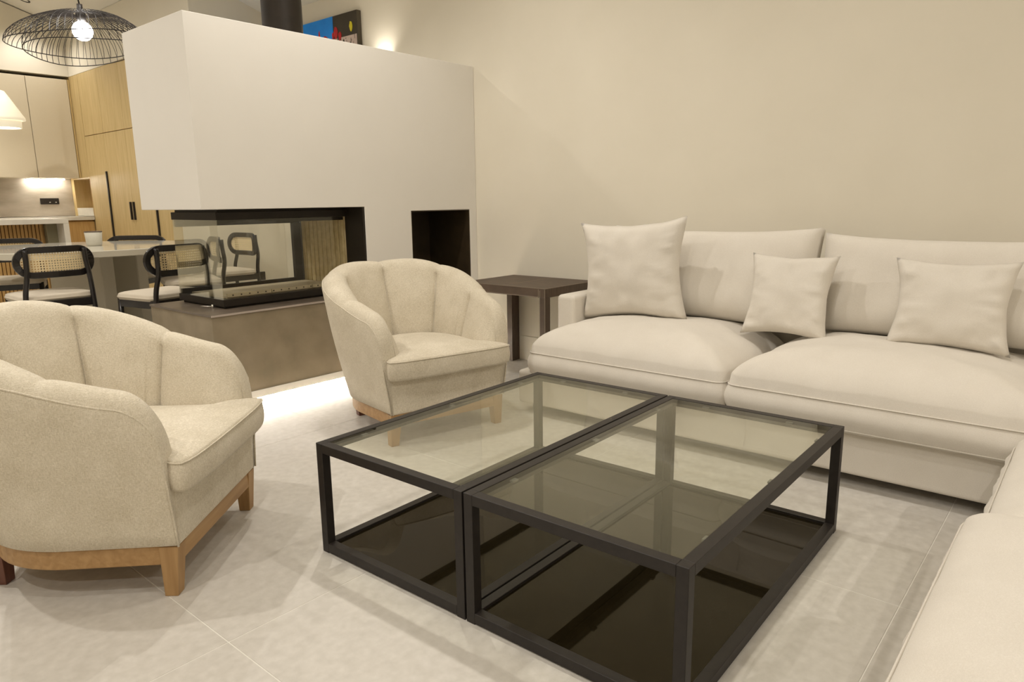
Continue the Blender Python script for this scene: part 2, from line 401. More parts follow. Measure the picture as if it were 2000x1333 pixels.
led = box('led_strip', 1.90, XW-0.03, FY+0.008, FY+0.024, 0.045, 0.0545, 'led', fp)
led['label'] = 'glowing white LED strip under the hearth slab'

# ------------------------------------------------------------------ fireplace insert
fi = thing('fireplace_insert', 'black three-sided glass fireplace insert on the dark stone hearth', 'fireplace', (2.06, 4.0, 0.587))
def fpart(name, x0, x1, y0, y1, z0, z1, mat, parent=fi, **k):
    return box(name, x0-2.06, x1-2.06, y0-4.0, y1-4.0, z0-0.587, z1-0.587, mat, parent, **k)
base = fpart('base_frame', 2.06, 2.995, 4.0, 4.575, 0.600, 0.642, 'steel_black', bevel=0.002)
fpart('base_skirt', 2.08, 2.995, 4.02, 4.56, 0.587, 0.601, 'steel_black')
hd = fpart('header_frame', 2.06, 3.005, 4.0, 4.575, 1.112, 1.158, 'steel_black', bevel=0.002)
fpart('header_top', 2.08, 3.005, 4.02, 4.56, 1.158, 1.1745, 'steel_black')
fpart('glass_front', 2.062, 2.965, 4.002, 4.007, 0.642, 1.112, 'fire_glass')
fpart('glass_side', 2.062, 2.067, 4.008, 4.567, 0.642, 1.112, 'fire_glass_side')
gb = fpart('glass_back', 2.068, 2.93, 4.566, 4.571, 0.642, 1.112, 'fire_glass')
fpart('inner_rail', 2.07, 2.965, 4.014, 4.026, 1.090, 1.111, 'steel_black')
for nm, a in (('back_frame_bar', (2.07, 2.965, 4.54, 4.565, 1.066, 1.112)), ('back_frame_bar', (2.07, 2.965, 4.54, 4.565, 0.642, 0.672)), ('back_frame_bar', (2.905, 2.965, 4.53, 4.565, 0.672, 1.066))):
    fpart(nm, *a, 'steel_black', bevel=0.002)
fpart('side_lining', 2.992, 3.008, FY+0.004, 4.585, 0.588, 1.174, 'steel_black')
ribs = fpart('firebrick_panel', 2.978, 2.992, 4.03, 4.53, 0.642, 1.112, 'vermiculite')
for k in range(10):
    y = 4.033+k*0.0495
    fpart('firebrick_rib', 2.966, 2.980, y, y+0.043, 0.646, 1.106, 'vermiculite', ribs, bevel=0.006)
br = fpart('burner_tray', 2.11, 2.96, 4.05, 4.50, 0.642, 0.652, 'burner')
for a, b in ((2.11, 2.40), (2.405, 2.70), (2.705, 2.955)):
    pl = fpart('burner_plate', a, b, 4.035, 4.06, 0.650, 0.672, 'burner', br, bevel=0.001)
for k in range(15):
    x = 2.14+k*0.055; bm = bmesh.new(); cyl(bm, (x-2.06, 0.034, 0.074), (x-2.06, 0.0355, 0.074), 0.005, n=8); obj('vent_hole', bm, 'steel_black', br)
bm = bmesh.new(); cyl(bm, (0, 0, 0.011), (0.075, 0.0, 0.011), 0.004, n=10); cyl(bm, (0.075, 0, 0.0), (0.075, 0, 0.022), 0.0075, n=10)
k = thing('control_lever', 'small chrome lever lying on the hearth beside the glass insert', 'lever', (2.0, 4.17, 0.587), math.radians(-55))
obj('lever_rod', bm, 'chrome', k, smooth=True)

# flue pipe and wall light behind the chimney breast
bm = bmesh.new(); fz = ceil_z(2.79)-0.045
lathe(bm, [(0, 2.198), (0.145, 2.198), (0.145, 2.206), (0.128, 2.207), (0.128, 2.75), (0.1285, 2.752), (0.1285, 2.77), (0.128, 2.772), (0.128, fz), (0, fz)], 40, (2.79, 4.30, 0))
tag(obj('flue_pipe', bm, 'steel_black', smooth=True), 'black round flue pipe rising from the white chimney breast', 'pipe').modifiers.new('es', 'EDGE_SPLIT')
wl = thing('wall_light', 'small wall uplighter hidden behind the chimney breast', 'light', (XW-0.04, 4.84, 2.18))
box('housing', -0.035, 0.039, -0.045, 0.045, -0.04, 0.10, 'white', wl)
box('lens', -0.025, 0.028, -0.035, 0.035, 0.10, 0.104, 'down', wl)
l = bpy.data.lights.new('uplight_lamp', 'SPOT'); l.energy = 14; l.color = (1, 0.93, 0.82); l.spot_size = math.radians(110); l.spot_blend = 1.0; l.shadow_soft_size = 0.03
uo = bpy.data.objects.new('uplight_lamp', l); uo.location = (XW-0.05, 4.84, 2.30); uo.rotation_euler = (PI, 0, 0); COL.objects.link(uo)

# ------------------------------------------------------------------ painting
pa = thing('painting', 'blue and dark abstract canvas with red blots above the chimney breast', 'painting', (XW, 5.13, 1.95))
box('canvas', -0.045, -0.001, 0.0, 1.30, 0.0, 0.865, 'p_dark', pa)
bm = bmesh.new(); bx(bm, -0.0475, -0.045, 0.34, 1.30, 0.0, 0.865); obj('blue_field', bm, 'p_blue', pa)
bm = bmesh.new(); bx(bm, -0.0475, -0.045, 0.012, 0.338, 0.0, 0.675); obj('pink_field', bm, 'p_pink', pa)
def blot(bm, cy, czz, ry, rz, sd):
    pts = []
    for i in range(16):
        a = 2*PI*i/16; k = 1+0.35*noise.noise(Vector((math.cos(a)*1.5+sd, math.sin(a)*1.5, sd)))
        pts.append((cy+ry*k*math.cos(a), czz+rz*k*math.sin(a)))
    A = [bm.verts.new((-0.049, y, z)) for y, z in pts]; B = [bm.verts.new((-0.045, y, z)) for y, z in pts]
    bm.faces.new(list(reversed(A)))
    for i in range(16): bm.faces.new((A[i], A[(i+1) % 16], B[(i+1) % 16], B[i]))
for a in ((0.53, 0.665, 0.035, 0.05, 1), (0.455, 0.655, 0.05, 0.06, 4), (0.545, 0.71, 0.012, 0.07, 9), (0.30, 0.725, 0.028, 0.05, 2), (0.245, 0.69, 0.022, 0.035, 3), (0.345, 0.70, 0.012, 0.03, 6)):
    bm = bmesh.new(); blot(bm, *a); obj('red_blot', bm, 'p_red', pa)
bm = bmesh.new(); blot(bm, 0.085, 0.745, 0.020, 0.036, 5); obj('yellow_dot', bm, 'p_yellow', pa)
bm = bmesh.new()
for k in range(26):
    y = 0.02+random.random()*0.29; z = 0.56+random.random()*0.105
    bx(bm, -0.0485, -0.045, y, y+random.choice((0.004, 0.015)), z, z+random.choice((0.02, 0.004, 0.035)))
o = obj('dark_scribble', bm, 'p_dark', pa); o['kind'] = 'stuff'

# ------------------------------------------------------------------ coffee tables
TW, TL, TH, B = 0.684, 1.254, 0.40, 0.032
def coffee_table(loc, label):
    t = thing('coffee_table', label, 'coffee table', loc, 0.0173, 'twin coffee tables')
    # local: x along the long side (0..TL), y downwards from 0 to -TW
    e = 0.0015
    for x in (e, TL-B-e):
        for y in (-B-e, -TW+e):
            box('leg', x, x+B, y, y+B, 0, TH, 'black', t, bevel=0.0012, seg=1)
    for z0 in (0.004, TH-B):
        for y in (-B-e, -TW+e): box('long_rail', B+e, TL-B-e, y, y+B, z0, z0+B, 'black', t, bevel=0.0012, seg=1)
        for x in (e, TL-B-e): box('short_rail', x, x+B, -TW+B+e, -B-e, z0, z0+B, 'black', t, bevel=0.0012, seg=1)
    box('glass_top', B+0.003, TL-B-0.003, -TW+B+0.003, -B-0.003, TH-0.0095, TH-0.0015, 'glass', t)
    box('dark_glass_shelf', B+0.002, TL-B-0.002, -TW+B+0.002, -B-0.002, 0.018, 0.026, 'dark_glass', t)['label'] = 'black mirror glass shelf'
    for x in (0.18, TL*0.5, TL-0.18):
        for y in (-B-0.016, -TW+B+0.002): box('glass_clip', x-0.012, x+0.012, y, y+0.014, TH-0.016, TH-0.010, 'clip', t)
    for y in (-0.18, -TW+0.18):
        for x in (B+0.002, TL-B-0.016): box('glass_clip', x, x+0.014, y-0.012, y+0.012, TH-0.016, TH-0.010, 'clip', t)
    return t
tx, ty, ps = 1.304, 1.996, 0.0173
coffee_table((tx, ty, 0), 'black framed glass coffee table of the pair, nearer the armchairs')
coffee_table((tx+math.sin(ps)*0.688, ty-math.cos(ps)*0.688, 0), 'black framed glass coffee table of the pair, nearest the camera')

# ------------------------------------------------------------------ armchairs
def make_armchair(label, loc, rz):
    t = thing('armchair', label, 'armchair', loc, rz, 'cream tub armchairs')
    # plan of the outer shell at the bottom, from the front left round the back to the front right
    base_path = []
    for i in range(13): base_path.append(Vector((-0.335-0.03*i/12, -0.36+0.36*i/12)))
    for i in range(1, 48):
        a = PI-PI*i/48; base_path.append(Vector((0.365*math.cos(a), 0.37*math.sin(a)**0.92 if math.sin(a) > 0 else 0)))
    for i in range(13): base_path.append(Vector((0.365-0.03*i/12, -0.36*i/12)))
    L = [0.0]
    for a, b in zip(base_path, base_path[1:]): L.append(L[-1]+(b-a).length)
    tot = L[-1]; N = 301; path = []
    for i in range(N):
        d = tot*i/(N-1); k = 0
        while k < len(L)-2 and L[k+1] < d: k += 1
        path.append(base_path[k].lerp(base_path[k+1], (d-L[k])/(L[k+1]-L[k])))
    nrm = []
    for i in range(N):
        tg = path[min(i+1, N-1)]-path[max(i-1, 0)]; nrm.append(Vector((-tg.y, tg.x)).normalized())
    # smooth normals at the path
    Z0 = 0.165
    bm = bmesh.new(); rings = []; crest = []
    for i in range(N):
        s = i/(N-1); q = 1-abs(2*s-1)                       # 0 at the arm fronts, 1 at the back
        d = q*tot/2
        e = min(1, max(0, (q-0.03)/0.82)); e = e*e*(3-2*e)
        h = 0.655+0.205*e
        if d < 0.12: h -= 0.17*(1-math.sqrt(max(0, 1-(1-d/0.12)**2)))
        T = 0.075+0.055*min(1, q*2.2)
        fl_ = 0.055+0.085*min(1, q*1.6)
        p5 = (6*s) % 1.0
        ch = (1-abs(2*p5-1)**2.2)**0.55
        if i == 0 or i == N-1: ch = 0.3
        def off(z): return fl_*max(0, (z-Z0)/0.68)**1.05 + 0.012*math.sin(PI*min(1, max(0, (z-Z0)/0.6)))
        P, nn = path[i], nrm[i]
        pr = []
        top = h-0.05
        pr.append((-0.015, Z0)); pr.append((off(Z0), Z0+0.008))
        for k in range(1, 9):
            z = Z0+(top-Z0)*k/8; pr.append((off(z), z))
        ot = off(top); ce = ot-T/2
        cb = 0.016*ch
        for k in range(1, 8):
            a = PI*k/8; pr.append((ce+T/2*math.cos(a) - (0.012*ch if k > 4 else 0), top+0.05*math.sin(a)+cb*math.sin(a)-0.006))
        inn = ot-T
        for k in range(0, 9):
            z = top-(top-0.34)*k/8
            f = k/8
            base_off = inn*(1-f)+(-0.105-0.02*min(1, q*2))*f
            pr.append((base_off-(0.016+0.034*math.sin(PI*min(1, f*0.8+0.15)))*ch+0.012, z))
        pr.append((-0.10, 0.30))
        rings.append([bm.verts.new((P.x+nn.x*o_, P.y+nn.y*o_, z)) for o_, z in pr])
        crest.append((P.x+nn.x*(ot-0.004), P.y+nn.y*(ot-0.004), top+0.014))
    n = len(rings[0])
    for a, b in zip(rings, rings[1:]):
        for j in range(n-1): bm.faces.new((a[j], b[j], b[j+1], a[j+1]))
    bm.faces.new(rings[0]); bm.faces.new(list(reversed(rings[-1])))
    bmesh.ops.recalc_face_normals(bm, faces=bm.faces[:])
    sh = obj('tub_back', bm, 'boucle', t, smooth=True)
    # piping along the outer crest and down both arm fronts
    bm = bmesh.new()
    fr = [(r[9].co if False else None) for r in []]
    def front(sx):
        P = path[0] if sx < 0 else path[-1]; nn = nrm[0] if sx < 0 else nrm[-1]
        return [(P.x+nn.x*(o_)+0.0, P.y-0.003, z) for o_, z in ((0.0, 0.17), (0.006, 0.22), (0.014, 0.28), (0.022, 0.33), (0.026, 0.36))]
    sweep(bm, front(-1)+crest[2:-2:2]+list(reversed(front(1))), 0.0036, 6)
    obj('piping', bm, 'boucle', sh, smooth=True)
    bm = bmesh.new(); bx(bm, -0.325, 0.325, -0.362, -0.20, Z0, 0.352)
    obj('front_panel', bm, 'boucle', t, bevel=0.012, seg=3)
    # T-shaped seat cushion
    o = [(-0.345, -0.425), (0, -0.432), (0.345, -0.425), (0.352, -0.375), (0.325, -0.345), (0.262, -0.325), (0.258, -0.05)]
    for i in range(1, 8):
        a = PI*i/8; o.append((0.258*math.cos(a), -0.03+0.27*math.sin(a)))
    o += [(-0.258, -0.05), (-0.262, -0.325), (-0.325, -0.345), (-0.352, -0.375)]
    out = resample(chaikin([Vector(p) for p in o], 2), 0.022)
    bm = bmesh.new(); soft_cushion(bm, out, 0.352, 0.446, 0.030, 0.6, 0.004, wr=0.003, seed=loc[0]*3)
    cu = obj('seat_cushion', bm, 'boucle', t, smooth=True)
    bm = bmesh.new(); sweep(bm, [(p.x*1.001, p.y*1.001, 0.4445) for p in out], 0.0026, 6, closed=True)
    obj('piping', bm, 'boucle', cu, smooth=True)
    # wooden base rail
    ol = [Vector((-0.325, -0.345)), Vector((-0.29, -0.352)), Vector((0.29, -0.352)), Vector((0.325, -0.345))]
    ol += [p*0.97 for p in reversed(path[6:-6:6])]
    bm = bmesh.new(); prism(bm, [(p.x, p.y) for p in ol], 0.105, 0.168)
    obj('base_rail', bm, 'beech', t, bevel=0.004)
    for sx, sy, mt in ((-1, -1, 'beech_leg'), (1, -1, 'beech_leg'), (-1, 1, 'red_leg'), (1, 1, 'red_leg')):
        bm = bmesh.new()
        if sy < 0: cx, cy, d = sx*0.302, -0.328, (sx*0.008, 0.0)
        else: cx, cy, d = sx*0.235, 0.272, (-sx*0.006, -0.006)
        a = [bm.verts.new((cx+px*0.030, cy+py*0.030, 0.166)) for px, py in ((-1, -1), (1, -1), (1, 1), (-1, 1))]
        b = [bm.verts.new((cx+d[0]+px*0.021, cy+d[1]+0.006+py*0.021, 0.0)) for px, py in ((-1, -1), (1, -1), (1, 1), (-1, 1))]
        bm.faces.new(a); bm.faces.new(list(reversed(b)))
        for i in range(4): bm.faces.new((b[i], b[(i+1) % 4], a[(i+1) % 4], a[i]))
        obj('leg', bm, mt, t, bevel=0.002)
    return t
def armchair_at(mid, rz):     # mid = floor point midway between the two front legs
    return (mid[0]-math.sin(rz)*0.325, mid[1]+math.cos(rz)*0.325, 0)
make_armchair('cream channel-back tub armchair at the left, nearest the camera', armchair_at((1.085, 2.33), 0.707), 0.707)
make_armchair('cream channel-back tub armchair by the side table, facing the coffee tables', armchair_at((2.478, 2.56), -0.257), -0.257)

# ------------------------------------------------------------------ side table
st = thing('side_table', 'dark brown stitched leather side table between armchair and sofa', 'side table', (3.505, 2.695, 0))
SX, SY, SZ = 0.575, 0.745, 0.65
tp = box('top', 0, SX, 0, SY, SZ-0.058, SZ, 'leather', st, bevel=0.002)
for x0, x1, y0, y1 in ((0, 0.05, 0, 0.05), (0, 0.05, SY-0.05, SY), (SX-0.085, SX, 0, 0.05), (SX-0.085, SX, SY-0.05, SY)):
    box('leg', x0, x1, y0, y1, 0.0, SZ-0.0585, 'leather', st, bevel=0.002)
bm = bmesh.new()
for y in (0.006, SY/2, SY-0.006): bx(bm, 0.004, SX-0.004, y-0.0012, y+0.0012, SZ, SZ+0.0012)
for x in (0.006, SX-0.006): bx(bm, x-0.0012, x+0.0012, 0.006, SY-0.006, SZ, SZ+0.0012)
bx(bm, -0.0012, 0, 0.058, SY-0.004, SZ-0.055, SZ-0.0525); bx(bm, -0.0012, 0, 0.056, 0.0585, SZ-0.055, SZ-0.004)
bx(bm, -0.0012, 0, 0.004, 0.0065, 0.005, SZ-0.004); bx(bm, -0.0012, 0, 0.044, 0.0465, 0.005, SZ-0.012)
obj('stitching', bm, 'stitch', tp)['kind'] = 'stuff'

# ------------------------------------------------------------------ sofas
so = thing('sofa', 'long cream sofa along the right wall with loose back cushions', 'sofa', (3.03, 2.56, 0))
def sb(name, x0, x1, y0, y1, z0, z1, bevel=0.02, parent=so, mat='linen', seg=4):
    return box(name, x0-3.03, x1-3.03, y0-2.56, y1-2.56, z0, z1, mat, parent, bevel=bevel, seg=seg)
sb('base', 3.03, 4.07, -0.80, 2.535, 0.052, 0.245, 0.02)
for x in (3.10, 3.95):
    for y in (-0.70, 2.44):
        bm = bmesh.new(); cyl(bm, (x-3.03, y-2.56, 0), (x-3.03, y-2.56, 0.055), 0.03, n=16); obj('foot', bm, 'plastic_dark', so)
sb('arm', 3.32, 4.07, 2.345, 2.47, 0.24, 0.655, 0.025)
sb('back_frame', 3.90, 4.075, -0.80, 2.345, 0.24, 0.70, 0.03)
def seat_cushion(parent, x0, x1, y0, y1, zb, zs, crown, ox, oy, seed, power=0.5):
    out = resample(rrect(x0-ox, x1-ox, y0-oy, y1-oy, 0.05), 0.02)
    bm = bmesh.new(); soft_cushion(bm, out, zb, zs, crown, power, 0.018, wr=0.010, seed=seed, rings=20)
    c = obj('seat_cushion', bm, 'linen', parent, smooth=True)
    for z, nm in ((zs-0.002, 'piping'), (zb+0.008, 'piping')):
        bm = bmesh.new(); sweep(bm, [(p.x, p.y, z) for p in out], 0.003, 6, closed=True); obj(nm, bm, 'linen', c, smooth=True)
    return c
seat_cushion(so, 2.985, 3.86, 1.278, 2.43, 0.247, 0.372, 0.19, 3.03, 2.56, 1.0)
seat_cushion(so, 2.985, 3.86, 0.075, 1.270, 0.247, 0.372, 0.19, 3.03, 2.56, 7.0)
seat_cushion(so, 2.985, 3.86, -0.79, 0.067, 0.247, 0.372, 0.12, 3.03, 2.56, 9.0)
def back_cushion(name, y0, y1, zc_, ht, th, x, lean, seed, parent=so, ox=3.03, oy=2.56):
    bm = bmesh.new()
    n = 30; V = {}
    wd = y1-y0
    for s in (-1, 1):
        for i in range(n+1):
            for j in range(n+1):
                u, v = 2*i/n-1, 2*j/n-1
                ed = abs(u) == 1 or abs(v) == 1
                t = (max(0, 1-abs(u)**5)*max(0, 1-abs(v)**4))**0.55*th/2*(0.72+0.28*(1-v)/2) + 0.035
                xx = wd/2*u*(1-0.02*(1-v*v)); zz = ht/2*v*(1-0.035*(1-u*u)) + (0.02*abs(u)**3*(v > 0)*v)
                wr = noise.noise(Vector((xx*5+seed, zz*5, s)))*0.016*(0 if ed else 1) + noise.noise(Vector((xx*14+seed, zz*6, s)))*0.005
                V[(s, i, j)] = bm.verts.new((xx, s*(t+wr), zz))
    for s in (-1, 1):
        for i in range(n):
            for j in range(n):
                f = [V[(s, i, j)], V[(s, i+1, j)], V[(s, i+1, j+1)], V[(s, i, j+1)]]
                bm.faces.new(f if s == -1 else list(reversed(f)))
    rim = [(i, 0) for i in range(n)]+[(n, j) for j in range(n)]+[(i, n) for i in range(n, 0, -1)]+[(0, j) for j in range(n, 0, -1)]
    for a, b in zip(rim, rim[1:]+rim[:1]):
        bm.faces.new((V[(-1, *b)], V[(-1, *a)], V[(1, *a)], V[(1, *b)]))
    o = obj(name, bm, 'linen', parent, smooth=True)
    o.location = (x-ox, (y0+y1)/2-oy, zc_); o.rotation_mode = 'ZYX'
    o.matrix_basis = Matrix.Translation(o.location) @ Matrix.Rotation(-PI/2, 4, 'Z') @ Matrix.Rotation(-lean, 4, 'X')
    return o
back_cushion('back_cushion', 1.125, 2.335, 0.775, 0.50, 0.20, 3.735, 0.20, 1.0)
back_cushion('back_cushion', -0.06, 1.105, 0.765, 0.47, 0.20, 3.745, 0.20, 5.0)

s2 = thing('sofa', 'cream corner sofa seat in the bottom right corner of the photo', 'sofa', (0.9, -0.8, 0))
def s2b(name, x0, x1, y0, y1, z0, z1, bevel=0.02):
    return box(name, x0-0.9, x1-0.9, y0+0.8, y1+0.8, z0, z1, 'linen', s2, bevel=bevel, seg=4)
s2b('base', 0.95, 2.95, -0.80, 0.17, 0.052, 0.245)
for x in (1.05, 2.85):
    for y in (-0.72, 0.08):
        bm = bmesh.new(); cyl(bm, (x-0.9, y+0.8, 0), (x-0.9, y+0.8, 0.055), 0.03, n=16); obj('foot', bm, 'plastic_dark', s2)
seat_cushion(s2, 0.95, 2.03, -0.78, 0.205, 0.247, 0.385, 0.12, 0.9, -0.8, 11.0)
seat_cushion(s2, 2.038, 2.96, -0.78, 0.175, 0.247, 0.33, 0.11, 0.9, -0.8, 15.0)
s2b('back_frame', 0.95, 2.95, -1.0, -0.801, 0.052, 0.68)

def throw(label, pos, wd, ht, th, lean, rz, roll, seed):
    bm = bmesh.new(); pillow(bm, wd, ht, th, seed)
    o = tag(obj('throw_pillow', bm, 'linen', smooth=True), label, 'pillow', 'throw pillows on the long sofa')
    o.matrix_world = Matrix.Translation(pos) @ Matrix.Rotation(-PI/2+rz, 4, 'Z') @ Matrix.Rotation(-lean, 4, 'X') @ Matrix.Rotation(roll, 4, 'Y') @ Matrix.Translation((0, 0, ht/2))
    return o
throw('large square cream pillow leaning in the corner by the sofa arm', (3.45, 2.03, 0.535), 0.645, 0.545, 0.17, 0.06, 0.05, -0.06, 2.0)
throw('small square cream pillow standing at the join of the seat cushions', (3.47, 1.195, 0.525), 0.42, 0.41, 0.14, 0.28, -0.04, 0.0, 6.0)
throw('wide cream pillow at the right, in front of the second back cushion', (3.47, 0.50, 0.545), 0.46, 0.39, 0.14, 0.28, 0.0, 0.0, 9.0)

# ------------------------------------------------------------------ dining table and chairs
dt = thing('dining_table', 'round glossy cream dining table on thick slab legs', 'dining table', (2.11, 6.30, RZ))
bm = bmesh.new(); lathe(bm, [(0, 0.69), (0.80, 0.69), (0.815, 0.695), (0.815, 0.735), (0.811, 0.74), (0, 0.74)], 96)
obj('tabletop', bm, 'table', dt, smooth=True).modifiers.new('es', 'EDGE_SPLIT')
for cx, cy, ln, an in ((-0.13, -0.27, 0.40, -0.86), (0.24, 0.02, 0.40, -0.80)):
    bm = bmesh.new(); bx(bm, -ln/2, ln/2, -0.06, 0.12, 0, 0.6895)
    bmesh.ops.rotate(bm, matrix=Matrix.Rotation(an, 3, 'Z'), verts=bm.verts); bmesh.ops.translate(bm, vec=(cx, cy, 0), verts=bm.verts)
    obj('slab_leg', bm, 'table_leg', dt, bevel=0.01, seg=3)
bm = bmesh.new()
lathe(bm, [(0, 0), (0.050, 0), (0.056, 0.010), (0.064, 0.112), (0.062, 0.114), (0.055, 0.09), (0.05, 0.02), (0, 0.018)], 36)
mg = thing('cup', 'grey white ceramic cup with a dark rim on the dining table', 'cup', (2.19, 6.27, RZ+0.74))
mb_ = obj('body', bm, 'ceramic', mg, smooth=True)
bm = bmesh.new(); lathe(bm, [(0.0645, 0.108), (0.0655, 0.114), (0.061, 0.1155), (0.060, 0.110)], 36); obj('rim', bm, 'leather', mg, smooth=True)

def make_chair():
    # local: faces -y; back at y=0.22
    t = thing('dining_chair', '', 'chair', (0, 0, 0), 0, 'cane-backed black dining chairs')
    yb = 0.0
    out = []
    W2, HZ, ZC = 0.24, 0.10, 0.69
    # stadium-shaped frame, bowed in plan
    def bow(x): return 0.05*(x/0.24)**2
    st_pts = []
    n = 14
    R = HZ-0.017
    for i in range(n+1):
        a = -PI/2+PI*i/n; st_pts.append((W2-0.017-R+R*math.cos(a), ZC+R*math.sin(a)))
    for i in range(1, 8): st_pts.append(((W2-0.017-R)*(1-2*i/8), ZC+R))
    for i in range(n+1):
        a = PI/2+PI*i/n; st_pts.append((-(W2-0.017-R)+R*math.cos(a), ZC+R*math.sin(a)))
    for i in range(1, 8): st_pts.append((-(W2-0.017-R)*(1-2*i/8), ZC-R))
    bm = bmesh.new(); h1, h2 = 0.021, 0.012
    sweep(bm, [(x, yb-bow(x), z) for x, z in st_pts], 0, closed=True, sec=[(-h2, -h1), (h2, -h1), (h2, h1), (-h2, h1)], upv=None) if False else None
    pts = [Vector((x, yb-bow(x), z)) for x, z in st_pts]; N = len(pts); rings = []
    for i in range(N):
        tg = (pts[(i+1) % N]-pts[i-1]).normalized(); yv = Vector((0, 1, 0)); yv = (yv-tg*yv.dot(tg)).normalized(); sd = tg.cross(yv)
        rings.append([bm.verts.new(pts[i]+sd*a*h1+yv*b*h2) for a, b in ((-1, -1), (1, -1), (1, 1), (-1, 1))])
    for i in range(N):
        A, Bq = rings[i], rings[(i+1) % N]
        for j in range(4): bm.faces.new((A[j], A[(j+1) % 4], Bq[(j+1) % 4], Bq[j]))
    bmesh.ops.recalc_face_normals(bm, faces=bm.faces[:])
    fr = obj('back_frame', bm, 'chair_black', t, bevel=0.004)
    # cane panel
    bm = bmesh.new(); uv = bm.loops.layers.uv.new('UVMap')
    nx = 24; prev = None; Wc = W2-0.03; Rz = HZ-0.03
    for i in range(nx+1):
        x = -Wc+2*Wc*i/nx; d = max(0, abs(x)-(Wc-Rz)); zz = math.sqrt(max(0.0, Rz*Rz-d*d))
        cur = (bm.verts.new((x, yb-bow(x), ZC-zz)), bm.verts.new((x, yb-bow(x), ZC+zz)))
        if prev:
            try:
                f = bm.faces.new((prev[0], cur[0], cur[1], prev[1]))
                for lp in f.loops: lp[uv].uv = (lp.vert.co.x+1, lp.vert.co.z)
            except ValueError: pass
        prev = cur
    obj('cane_panel', bm, 'cane', fr)
    for sx in (-1, 1):
        bm = bmesh.new()
        P = [(sx*0.175, yb+0.024-bow(0.175), 0.775), (sx*0.176, yb+0.026-bow(0.175), 0.70), (sx*0.185, yb+0.012, 0.60), (sx*0.20, yb-0.015, 0.50), (sx*0.205, yb-0.02, 0.42), (sx*0.205, yb+0.0, 0.25), (sx*0.205, yb+0.05, 0.0)]
        P2 = []
        for i in range(len(P)-1):
            for k in range(4): P2.append(Vector(P[i]).lerp(Vector(P[i+1]), k/4))
        P2.append(Vector(P[-1]))
        for _ in range(3): P2 = [P2[0]]+[(P2[i-1]+P2[i]*2+P2[i+1])/4 for i in range(1, len(P2)-1)]+[P2[-1]]
        sweep(bm, P2, 0.0165, 12)
        obj('rear_post', bm, 'chair_black', t, smooth=True)
        bm = bmesh.new(); cyl(bm, (sx*0.205, -0.40, 0.43), (sx*0.215, -0.425, 0.0), 0.018, 0.013, 14); obj('front_leg', bm, 'chair_black', t, smooth=True)
        box('side_rail', sx*0.205-0.012, sx*0.205+0.012, -0.41, -0.02, 0.375, 0.43, 'chair_black', t, bevel=0.003)
    box('front_rail', -0.20, 0.20, -0.412, -0.388, 0.375, 0.43, 'chair_black', t, bevel=0.003)
    box('rear_rail', -0.20, 0.20, -0.035, -0.012, 0.375, 0.43, 'chair_black', t, bevel=0.003)
    bm = bmesh.new(); cyl(bm, (-0.21, -0.41, 0.20), (-0.205, 0.0, 0.22), 0.009, n=8); cyl(bm, (0.21, -0.41, 0.20), (0.205, 0.0, 0.22), 0.009, n=8)
    obj('stretcher', bm, 'chair_black', t)
    out = resample(rrect(-0.225, 0.225, -0.44, -0.025, 0.06), 0.03)
    bm = bmesh.new(); soft_cushion(bm, out, 0.425, 0.462, 0.022, 0.6, 0.006, wr=0.002, rings=6); obj('seat', bm, 'chair_seat', t, smooth=True)
    return t
def face_rz(d): return math.atan2(d[0], -d[1])
ch = make_chair()
CH = [((1.64, 5.40), (0.0, 1.0), 'cane-backed black dining chair seen from behind, left of the cup', None),
      ((2.20, 4.80), (-0.20, 0.98), 'cane-backed black dining chair seen from behind, partly behind the fireplace glass', None),
      ((2.80, 6.93), (-0.77, -0.64), 'cane-backed black dining chair beyond the table, in front of the oak doors', (1.2, 1.05, 0.985)),
      ((1.88, 7.36), (-0.35, -0.93), 'cane-backed black dining chair beyond the table, in front of the slatted island', (1.15, 1.0, 0.99)),
      ((3.45, 6.18), (-1.0, 0.0), 'cane-backed black dining chair by the wall socket, seen through the front glass', None),
      ((2.90, 5.64), (-0.95, 0.30), 'cane-backed black dining chair seen through the side glass of the fireplace', None)]
for i, (p, d, lab, sc) in enumerate(CH):
    # p is the centre of the backrest
    if i == 0:
        ch.location = (p[0], p[1], RZ); ch.rotation_euler = (0, 0, face_rz(d)); ch['label'] = lab
    else:
        dup(ch, (p[0], p[1], RZ), face_rz(d), lab, sc)

# ------------------------------------------------------------------ kitchen
G = 0.0035
tall = thing('tall_cabinet', 'tall pale oak cabinet run with long black pulls', 'cabinet', (3.3, 7.1, RZ))
def tb(name, x0, x1, y0, y1, z0, z1, mat='oak', parent=tall, bevel=0.0):
    return box(name, x0-3.3, x1-3.3, y0-7.1, y1-7.1, z0-RZ, z1-RZ, mat, parent, bevel=bevel)
tb('carcass', 3.325, XW-0.003, 7.1, 9.33, RZ+0.001, 2.699, 'oak_dark')
ys = [7.1, 7.64, 8.207, 8.772, 9.33]
doors = {}
for a, b in zip(ys, ys[1:]):
    doors[a] = tb('door', 3.30, 3.323, a+G/2, b-G/2, RZ+0.05, 2.008-G, bevel=0.0015)
    tb('upper_door', 3.30, 3.323, a+G/2, b-G/2, 2.008+G, 2.697, bevel=0.0015)
tb('long_pull', 3.285, 3.30, 8.79, 8.815, RZ+0.06, 1.59, 'black', doors[8.772])
tb('long_pull', 3.285, 3.30, 7.60, 7.625, RZ+0.06, 1.59, 'black', doors[7.1])
tb('pull', 3.28, 3.30, 8.235, 8.252, 1.052, 1.245, 'black', doors[8.207])
tb('pull', 3.28, 3.30, 8.155, 8.172, 1.052, 1.245, 'black', doors[7.64])
ni = thing('niche_panel', 'oak return panel with an open niche beside the backsplash', 'panel', (3.3, 9.33, RZ))
